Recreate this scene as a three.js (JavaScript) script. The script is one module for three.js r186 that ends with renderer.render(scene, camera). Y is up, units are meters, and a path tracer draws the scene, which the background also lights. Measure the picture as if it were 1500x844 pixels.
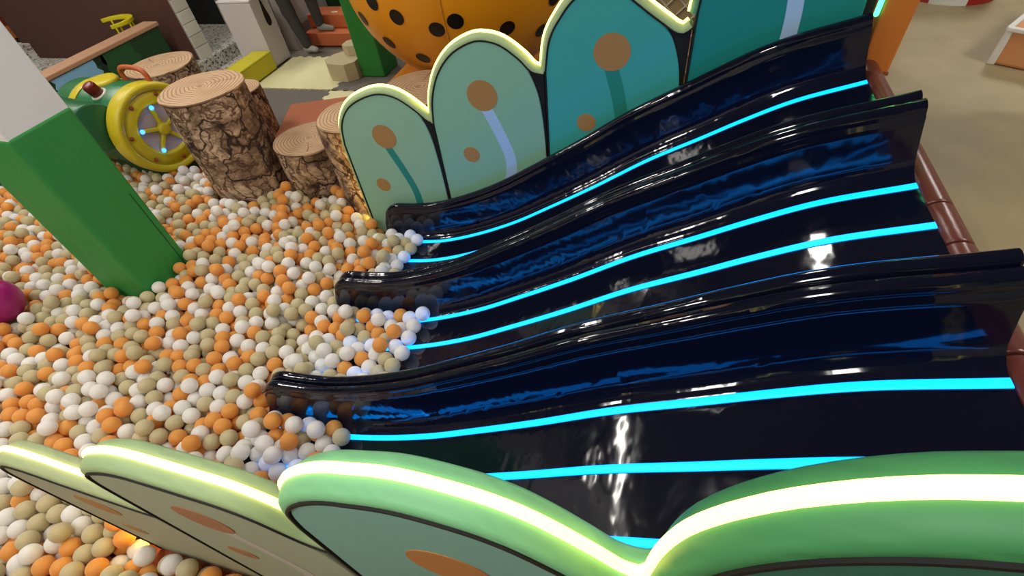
import * as THREE from 'three';
import { RoundedBoxGeometry } from 'three/addons/geometries/RoundedBoxGeometry.js';
import { mergeGeometries, toCreasedNormals } from 'three/addons/utils/BufferGeometryUtils.js';
import { MarchingCubes } from 'three/addons/objects/MarchingCubes.js';
import { RectAreaLightUniformsLib } from 'three/addons/lights/RectAreaLightUniformsLib.js';

// ---------------------------------------------------------------- camera, exposure, room lamps
RectAreaLightUniformsLib.init();
const scene = new THREE.Scene();
scene.background = new THREE.Color(0, 0, 0);
const renderer = new THREE.WebGLRenderer({ antialias: true });
renderer.toneMapping = THREE.LinearToneMapping;
renderer.toneMappingExposure = 1.12;
renderer.shadowMap.enabled = true;
const camera = new THREE.PerspectiveCamera(61.065, 1500 / 844, 0.03, 60);
{
  const D = Math.PI / 180, yaw = -20.721 * D, pitch = -46.208 * D, roll = -7.915 * D;
  const f = new THREE.Vector3(Math.sin(yaw) * Math.cos(pitch), Math.sin(pitch), -Math.cos(yaw) * Math.cos(pitch));
  const r0 = new THREE.Vector3(Math.cos(yaw), 0, Math.sin(yaw)), u0 = r0.clone().cross(f);
  const r = r0.clone().multiplyScalar(Math.cos(roll)).addScaledVector(u0, Math.sin(roll));
  const u = u0.clone().multiplyScalar(Math.cos(roll)).addScaledVector(r0, -Math.sin(roll));
  camera.position.set(1.583, 2.039, 2.152);
  camera.quaternion.setFromRotationMatrix(new THREE.Matrix4().makeBasis(r, u, f.clone().negate()));
  camera.updateMatrixWorld(true);
}
const CEIL = 3.3;
const LAMP = new THREE.Color().setRGB(1.0, 0.945, 0.87), LAMP_I = 29, LAMP_GLOW = 9;
// x, z, width (x), length (z) of each ceiling panel lamp
const LAMPS = [[-3.0, -0.75, 0.3, 1.2], [-3.0, 2.0, 0.3, 1.2], [1.0, -1.9, 0.3, 0.6], [1.0, -4.1, 0.3, 0.6], [-2.6, -4.2, 0.3, 0.9],
  [-0.9, 0.6, 0.3, 0.6], [1.0, 2.9, 0.3, 0.9], [3.6, 1.2, 0.3, 0.9], [3.6, -1.9, 0.3, 0.9], [-5.4, -1.2, 0.3, 0.9], [-0.9, 3.2, 0.3, 0.9], [-4.2, -3.05, 0.3, 0.6]];

// ---------------------------------------------------------------- helpers
function mulberry(a) { return () => { a |= 0; a = a + 0x6D2B79F5 | 0; let t = Math.imul(a ^ a >>> 15, 1 | a); t = t + Math.imul(t ^ t >>> 7, 61 | t) ^ t; return ((t ^ t >>> 14) >>> 0) / 4294967296; }; }
const rnd = mulberry(20240611);
const hash = (x, y, s) => { let h = (x * 374761393 + y * 668265263 + s * 1442695041) | 0; h = Math.imul(h ^ h >>> 13, 1274126177); h ^= h >>> 16; return (h >>> 0) / 4294967296; };
const mod = (a, n) => ((a % n) + n) % n;
function vnoise(x, y, px, py, s) {            // value noise, periodic in px, py cells
  const xi = Math.floor(x), yi = Math.floor(y), fx = x - xi, fy = y - yi, sx = fx * fx * (3 - 2 * fx), sy = fy * fy * (3 - 2 * fy);
  const a = hash(mod(xi, px), mod(yi, py), s), b = hash(mod(xi + 1, px), mod(yi, py), s), c = hash(mod(xi, px), mod(yi + 1, py), s), d = hash(mod(xi + 1, px), mod(yi + 1, py), s);
  return (a + (b - a) * sx) * (1 - sy) + (c + (d - c) * sx) * sy;
}
function fbm(u, v, fx, fy, oct, s) { let a = 0, w = 0.5, t = 0; for (let i = 0; i < oct; i++) { a += w * vnoise(u * fx, v * fy, fx, fy, s + i * 17); t += w; w *= 0.5; fx *= 2; fy *= 2; } return a / t; }
function worley(u, v, fx, fy, s) { const x = u * fx, y = v * fy, xi = Math.floor(x), yi = Math.floor(y); let d1 = 9, d2 = 9, id = 0;
  for (let j = -1; j < 2; j++) for (let i = -1; i < 2; i++) { const cx = mod(xi + i, fx), cy = mod(yi + j, fy), dx = xi + i + hash(cx, cy, s) - x, dy = yi + j + hash(cx, cy, s + 5) - y, d = dx * dx + dy * dy; if (d < d1) { d2 = d1; d1 = d; id = hash(cx, cy, s + 9); } else if (d < d2) d2 = d; }
  return [Math.sqrt(d1), Math.sqrt(d2), id]; }
const clamp = (x, a = 0, b = 1) => Math.min(b, Math.max(a, x));
const lerp = (a, b, t) => a + (b - a) * t;
const sstep = (a, b, x) => { const t = clamp((x - a) / (b - a)); return t * t * (3 - 2 * t); };
function tex(w, h, fn, srgb = true, rep = [1, 1]) {      // fn(u, v) -> [r, g, b] 0..255
  const d = new Uint8Array(w * h * 4);
  for (let j = 0; j < h; j++) for (let i = 0; i < w; i++) { const c = fn((i + 0.5) / w, (j + 0.5) / h), k = (j * w + i) * 4; d[k] = clamp(c[0], 0, 255); d[k + 1] = clamp(c[1], 0, 255); d[k + 2] = clamp(c[2], 0, 255); d[k + 3] = 255; }
  const t = new THREE.DataTexture(d, w, h); t.wrapS = t.wrapT = THREE.RepeatWrapping; t.magFilter = THREE.LinearFilter; t.minFilter = THREE.LinearMipmapLinearFilter; t.generateMipmaps = true;
  if (srgb) t.colorSpace = THREE.SRGBColorSpace; t.repeat.set(...rep); t.needsUpdate = true; return t;
}
const mix3 = (a, b, t) => [lerp(a[0], b[0], t), lerp(a[1], b[1], t), lerp(a[2], b[2], t)];
const mat = (color, roughness = 0.6, o = {}) => new THREE.MeshPhysicalMaterial({ color, roughness, ...o });
const glow = (r, g, b, i, base = 0xffffff) => new THREE.MeshStandardMaterial({ color: base, emissive: new THREE.Color().setRGB(r, g, b), emissiveIntensity: i, roughness: 0.5 });
const names = {};
function numbered(n) { names[n] = (names[n] ?? -1) + 1; return names[n] ? n + '_' + String(names[n]).padStart(3, '0') : n; }
function tag(o, label, category, group) { o.userData.label = label; o.userData.category = category; if (group) o.userData.group = group; return o; }
function thing(name, label, category, pos = [0, 0, 0], turn = 0, group) { const o = new THREE.Group(); o.name = numbered(name); o.position.set(...pos); o.rotation.y = turn; tag(o, label, category, group); scene.add(o); return o; }
function part(name, geo, m, parent = scene) { const o = new THREE.Mesh(geo, m); o.name = parent === scene ? numbered(name) : name; o.castShadow = o.receiveShadow = true; parent.add(o); return o; }
function struct(name, geo, m) { const o = part(name, geo, m); o.userData.kind = 'structure'; return o; }
const tr = (g, x, y, z) => g.translate(x, y, z);
function boxAt(x0, x1, y0, y1, z0, z1, r = 0, seg = 2) { const w = x1 - x0, h = y1 - y0, d = z1 - z0; const g = r ? new RoundedBoxGeometry(w, h, d, seg, Math.min(r, w / 2.01, h / 2.01, d / 2.01)) : new THREE.BoxGeometry(w, h, d); return g.translate((x0 + x1) / 2, (y0 + y1) / 2, (z0 + z1) / 2); }
function uvMetres(g) { g = g.index ? g.toNonIndexed() : g; g.computeVertexNormals(); const p = g.attributes.position, n = g.attributes.normal, uv = new Float32Array(p.count * 2);
  for (let i = 0; i < p.count; i++) { const ax = Math.abs(n.getX(i)), ay = Math.abs(n.getY(i)), az = Math.abs(n.getZ(i)); const [a, b] = ay >= ax && ay >= az ? [p.getX(i), p.getZ(i)] : ax > az ? [p.getZ(i), p.getY(i)] : [p.getX(i), p.getY(i)]; uv[i * 2] = a; uv[i * 2 + 1] = b; }
  g.setAttribute('uv', new THREE.BufferAttribute(uv, 2)); return g; }
function tube(points, r, seg = 24, rs = 10, closed = false) { return new THREE.TubeGeometry(new THREE.CatmullRomCurve3(points.map((p) => new THREE.Vector3(...p)), closed), seg, r, rs, closed); }
function area(color, intensity, w, h, pos, dir, along) {   // rectangle of light at pos shining along dir, its width along "along"
  const l = new THREE.RectAreaLight(color, intensity, w, h); const z = new THREE.Vector3(...dir).normalize().negate(); const x = new THREE.Vector3(...along).normalize(); const y = z.clone().cross(x).normalize(); x.copy(y).cross(z);
  l.quaternion.setFromRotationMatrix(new THREE.Matrix4().makeBasis(x, y, z)); l.position.set(...pos); l.name = 'area_light'; return l;
}

// ---------------------------------------------------------------- surface textures
const bumpSoft = tex(256, 256, (u, v) => { const n = fbm(u, v, 6, 6, 5, 3) * 255; return [n, n, n]; }, false);
const concreteTex = tex(512, 512, (u, v) => { const a = fbm(u, v, 4, 4, 6, 11), b = fbm(u, v, 24, 24, 3, 12); const k = 0.88 + 0.2 * (a - 0.5) + 0.1 * (b - 0.5); return mix3([170, 155, 118], [148, 131, 92], sstep(0.4, 0.6, fbm(u, v, 3, 5, 4, 21))).map((c) => c * k); }, true, [0.5, 0.5]);
const terrazzoTex = tex(512, 512, (u, v) => { const base = 196 + 24 * (fbm(u, v, 16, 16, 3, 31) - 0.5); let c = [base, base * 0.99, base * 0.94]; const [d1, , id] = worley(u, v, 26, 26, 41); if (id < 0.45 && d1 < 0.32 + id * 0.3) c = id < 0.2 ? [52, 50, 48] : id < 0.34 ? [112, 110, 98] : [150, 148, 138]; const [e1, , jd] = worley(u, v, 56, 56, 47); if (jd < 0.35 && e1 < 0.34) c = [96, 94, 88]; return c; }, true, [1.1, 1.1]);
const barkField = (u, v) => {   // ridged, upright plates with broken cross cracks
  const wu = u + 0.035 * (fbm(u, v, 7, 9, 3, 71) - 0.5), wv = v + 0.06 * (fbm(u, v, 8, 6, 3, 72) - 0.5);
  const ridge = (fx, fy, s) => 1 - Math.abs(2 * fbm(wu, wv, fx, fy, 4, s) - 1);
  const crack = sstep(0.9, 0.99, ridge(13, 6, 151)), small = sstep(0.86, 0.985, ridge(24, 13, 157)), hair = sstep(0.84, 0.98, ridge(48, 36, 163));
  return [crack, small, hair, fbm(u, v, 44, 30, 3, 61), fbm(u, v, 6, 5, 3, 65), fbm(wu, wv, 22, 14, 3, 67)]; };
const barkTex = tex(1024, 768, (u, v) => { const [k, s2, h, g, tone, pl] = barkField(u, v); let c = mix3([118, 94, 74], [206, 178, 148], clamp(0.58 + 1.6 * (pl - 0.5) + 0.9 * (tone - 0.5) + 0.8 * (g - 0.5))); c = mix3(c, [96, 66, 46], 0.45 * h); c = mix3(c, [74, 46, 32], 0.75 * s2); return mix3(c, [40, 24, 17], 0.92 * k); });
const barkBump = tex(1024, 768, (u, v) => { const [k, s2, h, g, tone, pl] = barkField(u, v); const n = 255 * clamp(0.55 + 0.5 * (pl - 0.5) + 0.3 * (g - 0.5) - 0.12 * h - 0.25 * s2 - 0.5 * k + 0.15); return [n, n, n]; }, false);
const ringTex = [1, 2].map((s) => tex(512, 512, (u, v) => { const x = u - 0.5 + 0.03, y = v - 0.5 - 0.02, a = Math.atan2(y, x); let r = Math.hypot(x, y) * 2; r += 0.05 * (fbm(u, v, 4, 4, 4, 81 + s) - 0.5) + 0.02 * Math.sin(a * 3 + s) + 0.012 * Math.sin(a * 7); const k = r * 11; const fr = k - Math.floor(k); const line = sstep(0.62, 0.95, fr) * (1 - sstep(0.95, 1, fr)); const fine = 0.5 + 0.5 * Math.sin(r * 190); let c = mix3([210, 180, 146], [188, 154, 118], fbm(u, v, 8, 8, 4, 90 + s)); c = mix3(c, [112, 80, 54], line * 0.85); c = mix3(c, [176, 138, 100], fine * 0.16); const ca = Math.abs(mod(a - 0.7 * s + 0.15 * fbm(u, v, 12, 12, 3, 95) + Math.PI, 2 * Math.PI) - Math.PI); if (ca < 0.025 && r > 0.25 && r < 0.8) c = mix3(c, [96, 64, 40], 0.6); if (r < 0.06) c = mix3([120, 84, 54], c, r / 0.06); return c; }));
const fabricBump = tex(128, 128, (u, v) => { const n = 128 + 50 * Math.sin(u * Math.PI * 128) + 50 * Math.sin(v * Math.PI * 128); return [n, n, n]; }, false, [12, 12]);

// ---------------------------------------------------------------- structure
const X0 = -7.6, X1 = 5.2, Z0 = -5.6, Z1 = 4.6;
const floorMat = mat(0x6d665b, 0.75, { bumpMap: bumpSoft, bumpScale: 0.001 });
struct('floor', uvMetres(boxAt(X0, X1, -0.14, -0.02, Z0, Z1)), floorMat);
const ceilMat = mat(0x77746e, 0.9);
struct('ceiling', boxAt(X0 - 0.2, X1 + 0.2, CEIL + 0.12, CEIL + 0.26, Z0 - 0.2, Z1 + 0.2), ceilMat);
const plaster = mat(0xbdb9b0, 0.9, { bumpMap: bumpSoft, bumpScale: 0.002 });
struct('wall_left', boxAt(X0 - 0.2, X0, -0.14, CEIL + 0.12, Z0 - 0.2, Z1 + 0.2), plaster);
struct('wall_right', boxAt(X1, X1 + 0.2, -0.14, CEIL + 0.12, Z0 - 0.2, Z1 + 0.2), plaster);
struct('wall_back', boxAt(X0, X1, -0.14, CEIL + 0.12, Z0 - 0.2, Z0), mat(0x23262a, 0.85));
struct('wall_front', boxAt(X0, X1, -0.14, CEIL + 0.12, Z1, Z1 + 0.2), plaster);
const terrazzo = mat(0xffffff, 0.45, { map: terrazzoTex });
struct('floor_terrazzo', uvMetres(boxAt(X0, -3.66, -0.02, 0.15, Z0, Z1)), terrazzo);
struct('floor_terrazzo_step', uvMetres(boxAt(-3.66, -3.41, -0.02, 0.15, Z0, -1.95)), terrazzo);
struct('floor_terrazzo_lower', uvMetres(boxAt(-3.41, -2.9, -0.02, 0.012, -3.4, -1.7)), terrazzo);
const pitFloorMat = mat(0x9c4a2c, 0.7);
struct('floor_pit', boxAt(-3.66, 2.2, -0.02, 0.0, -0.9, Z1), pitFloorMat);
struct('floor_platform', uvMetres(boxAt(2.37, X1, -0.02, 1.1, -3.2, Z1)), mat(0xffffff, 0.55, { map: concreteTex, bumpMap: bumpSoft, bumpScale: 0.0015 }));
// brown wall with a white tiled end
const brownWall = struct('wall_brown', boxAt(-6.12, -3.5, 0.15, CEIL + 0.12, -2.58, -2.38), mat(0x4a2a20, 0.7, { bumpMap: bumpSoft, bumpScale: 0.001 }));
{
  const g = [-0.11, 0.11].map((z) => 0), tileM = [mat(0xd3d2c6, 0.4), mat(0xcbcabd, 0.4), mat(0xd9d7cc, 0.4)];
  part('tile_backing', boxAt(-3.5, -3.485, 0.15, CEIL, -2.58, -2.38), mat(0x8b8a82, 0.9), brownWall);
  const tg = new RoundedBoxGeometry(0.012, 0.116, 0.196, 1, 0.004);
  for (let k = 0; k < 26; k++) { const t = part('tile', tg, tileM[k % 3], brownWall); t.position.set(-3.479, 0.21 + k * 0.121, -2.48); }
}
struct('wall_dark_niche', boxAt(-5.0, -2.95, 0.15, CEIL + 0.12, -3.62, -3.5), mat(0x24282b, 0.8));
struct('wall_partition_white', boxAt(-3.66, -3.0, 0.15, CEIL + 0.12, -3.3, -3.14, 0.005), mat(0xb9bab2, 0.7));
struct('wall_partition_lilac', boxAt(-2.86, -2.72, -0.02, CEIL + 0.12, -5.4, -3.1, 0.005), mat(0xb3a9a8, 0.7));

// ceiling lamps
for (const [x, z, w, l] of LAMPS) {
  const t = thing('ceiling_lamp', 'white panel lamp under the dark ceiling', 'lamp', [x, CEIL, z], 0, 'ceiling panel lamps');
  part('housing', boxAt(-w / 2 - 0.03, w / 2 + 0.03, 0, 0.12, -l / 2 - 0.03, l / 2 + 0.03, 0.01), mat(0xdddddd, 0.5), t);
  part('diffuser', boxAt(-w / 2, w / 2, -0.012, 0.0, -l / 2, l / 2), glow(LAMP.r, LAMP.g, LAMP.b, LAMP_GLOW), t);
  const a = area(LAMP, LAMP_I, w, l, [0, -0.02, 0], [0, -1, 0], [1, 0, 0]); t.add(a);
}

// ---------------------------------------------------------------- slides
const PROF = [[0, -0.175], [0.18, -0.17], [0.42, -0.148], [0.65, -0.105], [1.0, 0.02], [1.37, 0.2], [1.67, 0.385], [2.04, 0.625], [2.4, 0.875], [2.72, 1.063], [2.95, 1.2], [3.2, 1.333], [3.535, 1.457]].map(([x, y]) => [x * 0.65, y * 0.65 + 0.2]);
const profCurve = new THREE.CatmullRomCurve3(PROF.map(([x, y]) => new THREE.Vector3(x, y, 0)));
const NS = 110, stations = [];
for (let i = 0; i <= NS; i++) { const p = profCurve.getPointAt(i / NS), t = profCurve.getTangentAt(i / NS); stations.push({ x: p.x, y: p.y, tx: t.x, ty: t.y, s: i / NS * profCurve.getLength() }); }
function slideY(x) { if (x <= 0) return stations[0].y; for (let i = 1; i <= NS; i++) if (stations[i].x >= x) { const a = stations[i - 1], b = stations[i]; return lerp(a.y, b.y, (x - a.x) / (b.x - a.x)); } return stations[NS].y; }
const HW = 0.3225, RR = 0.022;
function laneSection(near = 1) {      // closed outline across the lane: [u, n, kind] (wall height scales where the wall rounds down at the lip)
  const half = [];
  half.push([-HW, -0.035]); half.push([-HW, 0.12]);
  for (let k = 0; k <= 8; k++) { const a = Math.PI * (1 - k / 8); half.push([-HW + RR + RR * Math.cos(a), 0.189 + RR * Math.sin(a)]); }
  half.push([-HW + 2 * RR + 0.001, 0.178], [-HW + 2 * RR + 0.006, 0.171], [-HW + 2 * RR + 0.008, 0.152], [-HW + 2 * RR + 0.013, 0.11], [-HW + 2 * RR + 0.018, 0.075]);
  const fr = 0.062, cx = -HW + 2 * RR + 0.021 + fr;
  for (let k = 0; k <= 9; k++) { const a = Math.PI + 0.08 + (Math.PI / 2 - 0.08) * k / 9; half.push([cx + fr * Math.cos(a), fr + fr * Math.sin(a)]); }
  const out = half.slice(); out.push([-0.06, 0], [0.06, 0]);
  for (const [u, n] of half.slice().reverse()) out.push([-u * near, n]);
  return out;
}
const laneSecs = [laneSection(), laneSection(), laneSection(0.895)];
function wallScale(s) { const R = 0.13; if (s >= R) return 1; const q = 1 - s / R; return lerp(0.42, 1, Math.sqrt(Math.max(0, 1 - q * q))); }
function ripple(x, z, s) { return 0; }
function laneGeometry(seed) {
  const laneSec = laneSecs[seed], n = laneSec.length, pos = [], idx = [];
  for (const st of stations) { const g = wallScale(st.s); const fl = sstep(stations[NS].s - 0.35, stations[NS].s, st.s) * 0.17; for (const [u, nn] of laneSec) { const k = nn > 0.02 ? nn * g : nn; pos.push(st.x - st.ty * k + fl * Math.max(0, k), st.y + st.tx * k, u); } }
  for (let i = 0; i < NS; i++) for (let j = 0; j < n; j++) { const a = i * n + j, b = i * n + (j + 1) % n, c = a + n, d = b + n; idx.push(a, b, c, b, d, c); }
  const cap = THREE.ShapeUtils.triangulateShape(laneSec.map(([u, q]) => new THREE.Vector2(u, q)), []);
  const base = NS * n; for (const [a, b, c] of cap) { idx.push(a, b, c); idx.push(base + a, base + c, base + b); }
  const uv = []; for (const st of stations) for (const [u, q] of laneSec) uv.push(st.s, u + q);
  const g = new THREE.BufferGeometry(); g.setAttribute('position', new THREE.Float32BufferAttribute(pos, 3)); g.setAttribute('uv', new THREE.Float32BufferAttribute(uv, 2)); g.setIndex(idx);
  return toCreasedNormals(g, 0.75);
}
function ribbonOnLane(u, w, n0, n1, s0, s1) {
  const sec = [[u - w / 2, n0], [u - w / 2, n1 * 0.8], [u - w / 4, n1], [u + w / 4, n1], [u + w / 2, n1 * 0.8], [u + w / 2, n0]], m = sec.length, pos = [], idx = []; let rows = 0;
  for (const st of stations) if (st.s >= s0 && st.s <= s1) { for (const [q, nn] of sec) pos.push(st.x - st.ty * nn, st.y + st.tx * nn, q); rows++; }
  for (let i = 0; i < rows - 1; i++) for (let j = 0; j < m; j++) { const a = i * m + j, b = i * m + (j + 1) % m, c = a + m, d = b + m; idx.push(a, b, c, b, d, c); }
  for (let j = 1; j < m - 1; j++) { idx.push(0, j, j + 1); const o = (rows - 1) * m; idx.push(o, o + j + 1, o + j); }
  const g = new THREE.BufferGeometry(); g.setAttribute('position', new THREE.Float32BufferAttribute(pos, 3)); g.setIndex(idx); g.computeVertexNormals(); return g;
}
const slideBump = tex(512, 256, (u, v) => { const n = 255 * (0.7 * fbm(u, v, 9, 6, 3, 131) + 0.3 * fbm(u, v, 40, 26, 2, 133)); return [n, n, n]; }, false, [0.8, 0.8]);
const slideMat = mat(0x0b0f20, 0.08, { bumpMap: slideBump, bumpScale: 0.0028, clearcoat: 0.15, clearcoatRoughness: 0.05 });
const CY = [0.0, 0.84, 3.1];
const stripMat = glow(CY[0], CY[1], CY[2], 1.0, 0x0a4a80);
const laneLabels = ['glossy black slide lane beside the teal petal panels', 'glossy black middle slide lane between the two other lanes', 'glossy black slide lane beside the yellow-lit padded fence'];
for (let k = 0; k < 3; k++) {
  const t = thing('slide_lane', laneLabels[k], 'slide', [0, 0, 0.65 * k + 0.325], 0, 'slide lanes side by side');
  part('slide_body', laneGeometry(k), slideMat, t);
  const total = stations[NS].s;
  for (const u of [-0.194, -0.021, 0.156]) {
    const s = part('light_strip', ribbonOnLane(u, 0.0225, -0.002, 0.004, 0.08, total), stripMat, t); s.userData.label = 'cyan light strip set into the slide floor';
    for (let j = 0; j < 3; j++) { const s0 = 0.1 + (total - 0.1) * j / 3, s1 = 0.1 + (total - 0.1) * (j + 1) / 3, f = (s) => { const st = stations[Math.min(NS, Math.round(s / total * NS))]; return new THREE.Vector3(st.x - st.ty * 0.02, st.y + st.tx * 0.02, u); }; const a = f(s0), b = f(s1), c = f((s0 + s1) / 2), m = a.clone().add(b).multiplyScalar(0.5).add(c).multiplyScalar(0.5), d = b.clone().sub(a);
      t.add(area(new THREE.Color().setRGB(0.0, 0.24, 1), 2.3, d.length(), 0.02, m.toArray(), [-d.y, d.x, 0], d.toArray())); }
  }
}
// padded roll along the top of the slides
{
  const t = thing('edge_roll', 'red-brown padded roll along the top end of the slides', 'padding', [2.335, 1.118, 0]);
  const m = mat(0x63322a, 0.3, { bumpMap: bumpSoft, bumpScale: 0.002 });
  const cuts = [-0.06, 0.42, 0.86, 1.02, 1.36, 1.93];
  for (let i = 0; i < cuts.length - 1; i++) { const l = cuts[i + 1] - cuts[i] - 0.004; const pts = [[0.0001, 0], [0.034, 0.0], [0.04, 0.006], [0.04, l - 0.006], [0.034, l], [0.0001, l]].map(([a, b]) => new THREE.Vector2(a, b)); part('roll_section', new THREE.LatheGeometry(pts, 24).rotateX(Math.PI / 2).translate(0, 0, cuts[i]), m, t); }
}

// ---------------------------------------------------------------- petal fences
const WARM = new THREE.Color().setRGB(1, 0.6, 0.05);
const ledMat = glow(1, 0.78, 0.19, 3.2, 0xe8d49a);
function smoothLine(pts, n) { const c = new THREE.CatmullRomCurve3(pts.map(([x, y]) => new THREE.Vector3(x, y, 0)), false, 'centripetal'); return c.getSpacedPoints(n).map((p) => [p.x, p.y]); }
function sweepRim(path, sec) {    // path [x,y], sec [z, out]
  const pos = [], idx = [], m = sec.length, n = path.length;
  for (let i = 0; i < n; i++) { const a = path[Math.max(0, i - 1)], b = path[Math.min(n - 1, i + 1)]; let tx = b[0] - a[0], ty = b[1] - a[1]; const l = Math.hypot(tx, ty); tx /= l; ty /= l; for (const [z, o] of sec) pos.push(path[i][0] - ty * o, path[i][1] + tx * o, z); }
  for (let i = 0; i < n - 1; i++) for (let j = 0; j < m; j++) { const p = i * m + j, q = i * m + (j + 1) % m; idx.push(p, p + m, q, q, p + m, q + m); }
  for (let j = 1; j < m - 1; j++) { idx.push(0, j, j + 1); const o = (n - 1) * m; idx.push(o, o + j + 1, o + j); }
  const g = new THREE.BufferGeometry(); g.setAttribute('position', new THREE.Float32BufferAttribute(pos, 3)); g.setIndex(idx); return toCreasedNormals(g, 0.9);
}
const shapeOf = (pts) => new THREE.Shape(pts.map(([x, y]) => new THREE.Vector2(x, y)));
const blackMat = mat(0x070807, 0.75);
const spotMat = mat(0xa9814a, 0.65), stemDark = mat(0x1a8a7c, 0.65), stemPale = mat(0xa6cdf2, 0.65);
const HT = 0.037;
function petalPanel(o) {   // o: rim (outline, left foot to right end), padRight, zc, colours, spots, stem
  const t = thing('petal_panel', o.label, 'panel', [0, 0, o.zc], 0, o.group);
  const left = o.rim[0][0], curve = smoothLine(o.rim.slice(1), 46), right = curve[curve.length - 1];
  const path = o.litFoot ? [[left, 0.0], [left, curve[0][1] / 2], ...curve] : curve;
  const coreIn = curve.map(([x, y]) => [x, y - 0.004]);
  part('core_board', new THREE.ExtrudeGeometry(shapeOf([[left + 0.003, 0], ...coreIn, [right[0], 0]]), { depth: 2 * HT - 0.014, bevelEnabled: false }).translate(0, 0, -HT + 0.007), blackMat, t);
  const crown = []; for (let k = 0; k <= 10; k++) { const a = Math.PI * k / 10; crown.push([HT * Math.cos(a), 0.024 * Math.pow(Math.sin(a), 0.8)]); }
  const sec = [[HT - 0.002, -0.006], ...crown, [-HT, -0.006]];
  part('padded_rim', sweepRim(path, sec), o.rimMat, t);
  part('piping', sweepRim([[left, 0.02], [left, curve[0][1] / 2], ...curve], [[HT + 0.0035, -0.0075], [HT + 0.0035, -0.002], [HT - 0.003, -0.0005], [HT - 0.004, -0.009]]), blackMat, t).userData.label = 'black piping';
  const ls = [[0.0075, 0.018], [0.0075, 0.0295], [0.004, 0.0325], [-0.004, 0.0325], [-0.0075, 0.0295], [-0.0075, 0.018]];
  const led = part('light_band', sweepRim(path, ls), ledMat, t); led.userData.label = 'warm white light band along the rim';
  // a few straight rectangles of light follow the band
  const cut = 3, lp = curve; const P = (f) => lp[Math.round(f * (lp.length - 1))];
  const segs = []; for (let k = 0; k < cut; k++) segs.push([P(k / cut), P((k + 1) / cut), P((k + 0.5) / cut)]);
  if (o.litFoot) { segs.length = 0; { const L = curve[0][1] - 0.03; t.add(area(WARM, 14, L, 0.014, [left - 0.036, 0.02 + L / 2, -0.012 * o.litFoot], [-0.8, 0, -0.6 * o.litFoot], [0, 1, 0])); } for (let k = 0; k < 3; k++) { const Q = (f) => curve[Math.round(f * (curve.length - 1))]; segs.push([Q(k / 3), Q((k + 1) / 3), Q((k + 0.5) / 3)]); } }
  for (const [a, b, c] of segs) { const d = [b[0] - a[0], b[1] - a[1], 0], L = Math.hypot(d[0], d[1]); const nx = -d[1] / L, ny = d[0] / L, off = 0.035 + Math.max(0, (c[0] - (a[0] + b[0]) / 2) * nx + (c[1] - (a[1] + b[1]) / 2) * ny); t.add(area(WARM, 6, L, 0.012, [(a[0] + b[0]) / 2 + nx * off, (a[1] + b[1]) / 2 + ny * off, 0], [nx, ny, 0], d)); }
  if (!o.litFoot) t.add(area(WARM, 9, 0.16, 0.012, [left - 0.034, curve[0][1] + 0.1, 0], [-1, -0.35, 0], [-0.35, 1, 0]));
  // face pad: inset from the rim, its far side rounding down into the black board
  const inset = []; for (let i = 0; i < curve.length; i++) { const a = curve[Math.max(0, i - 1)], b = curve[Math.min(curve.length - 1, i + 1)]; let tx = b[0] - a[0], ty = b[1] - a[1]; const l = Math.hypot(tx, ty); const q = [curve[i][0] + ty / l * 0.012, curve[i][1] - tx / l * 0.012]; if (q[0] < o.padRight[0][0] || i < curve.length / 2) inset.push(q); }
  const padLine = smoothLine([...inset.filter((_, i) => i % 3 === 0), ...o.padRight], 60);
  const padShape = shapeOf([[left + 0.014, 0.01], ...padLine, [padLine[padLine.length - 1][0], 0.01]]);
  const pad = part('face_pad', new THREE.ExtrudeGeometry(padShape, { depth: 0.008, bevelEnabled: true, bevelSize: 0.004, bevelThickness: 0.004, bevelSegments: 2 }).translate(0, 0, HT - 0.012), o.faceMat, t);
  const zf = HT + 0.0005;
  for (const [x, y, r, m] of o.spots) { const d = part('spot', new THREE.CylinderGeometry(r, r, 0.002, 36).rotateX(Math.PI / 2).translate(x, y, zf), m || spotMat, pad); d.userData.label = 'round tan spot'; }
  if (o.stem) { const L = smoothLine(o.stem.pts, 20), w = o.stem.w / 2, a = [], b = []; L.forEach((p, i) => { const q = L[Math.max(0, i - 1)], s = L[Math.min(L.length - 1, i + 1)]; let tx = s[0] - q[0], ty = s[1] - q[1]; const l = Math.hypot(tx, ty); a.push([p[0] - ty / l * w, p[1] + tx / l * w]); b.unshift([p[0] + ty / l * w, p[1] - tx / l * w]); });
    const s = part('stem', new THREE.ExtrudeGeometry(shapeOf([...a, ...b]), { depth: 0.002, bevelEnabled: false }).translate(0, 0, zf - 0.0015), o.stem.m, pad); s.userData.label = o.stem.m === stemDark ? 'dark teal curved stem' : 'pale blue curved stem'; }
  return t;
}
const face = (c) => mat(c, 0.6, { bumpMap: bumpSoft, bumpScale: 0.0015 });
const FZ = -0.02 - HT;   // far fence
const farRim = mat(0xa9c48f, 0.6);
petalPanel({ label: 'pale sage petal panel, lowest of the row behind the slides', group: 'petal panels behind the slides', zc: FZ, litFoot: 1, rimMat: farRim, faceMat: face(0x8fc0a2),
  rim: [[-0.145, 0], [-0.145, 0.66], [-0.116, 0.785], [-0.042, 0.885], [0.075, 0.95], [0.184, 0.975], [0.276, 0.955], [0.373, 0.885], [0.42, 0.838], [0.442, 0.828]], padRight: [[0.375, 0.86], [0.41, 0.76], [0.425, 0.6], [0.43, 0.4], [0.43, 0.2]],
  spots: [[0.135, 0.726, 0.072], [0.028, 0.401, 0.046]], stem: { m: stemDark, w: 0.045, pts: [[0.14, 0.66], [0.2, 0.5], [0.235, 0.38], [0.24, 0.26], [0.21, 0.1]] } });
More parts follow.
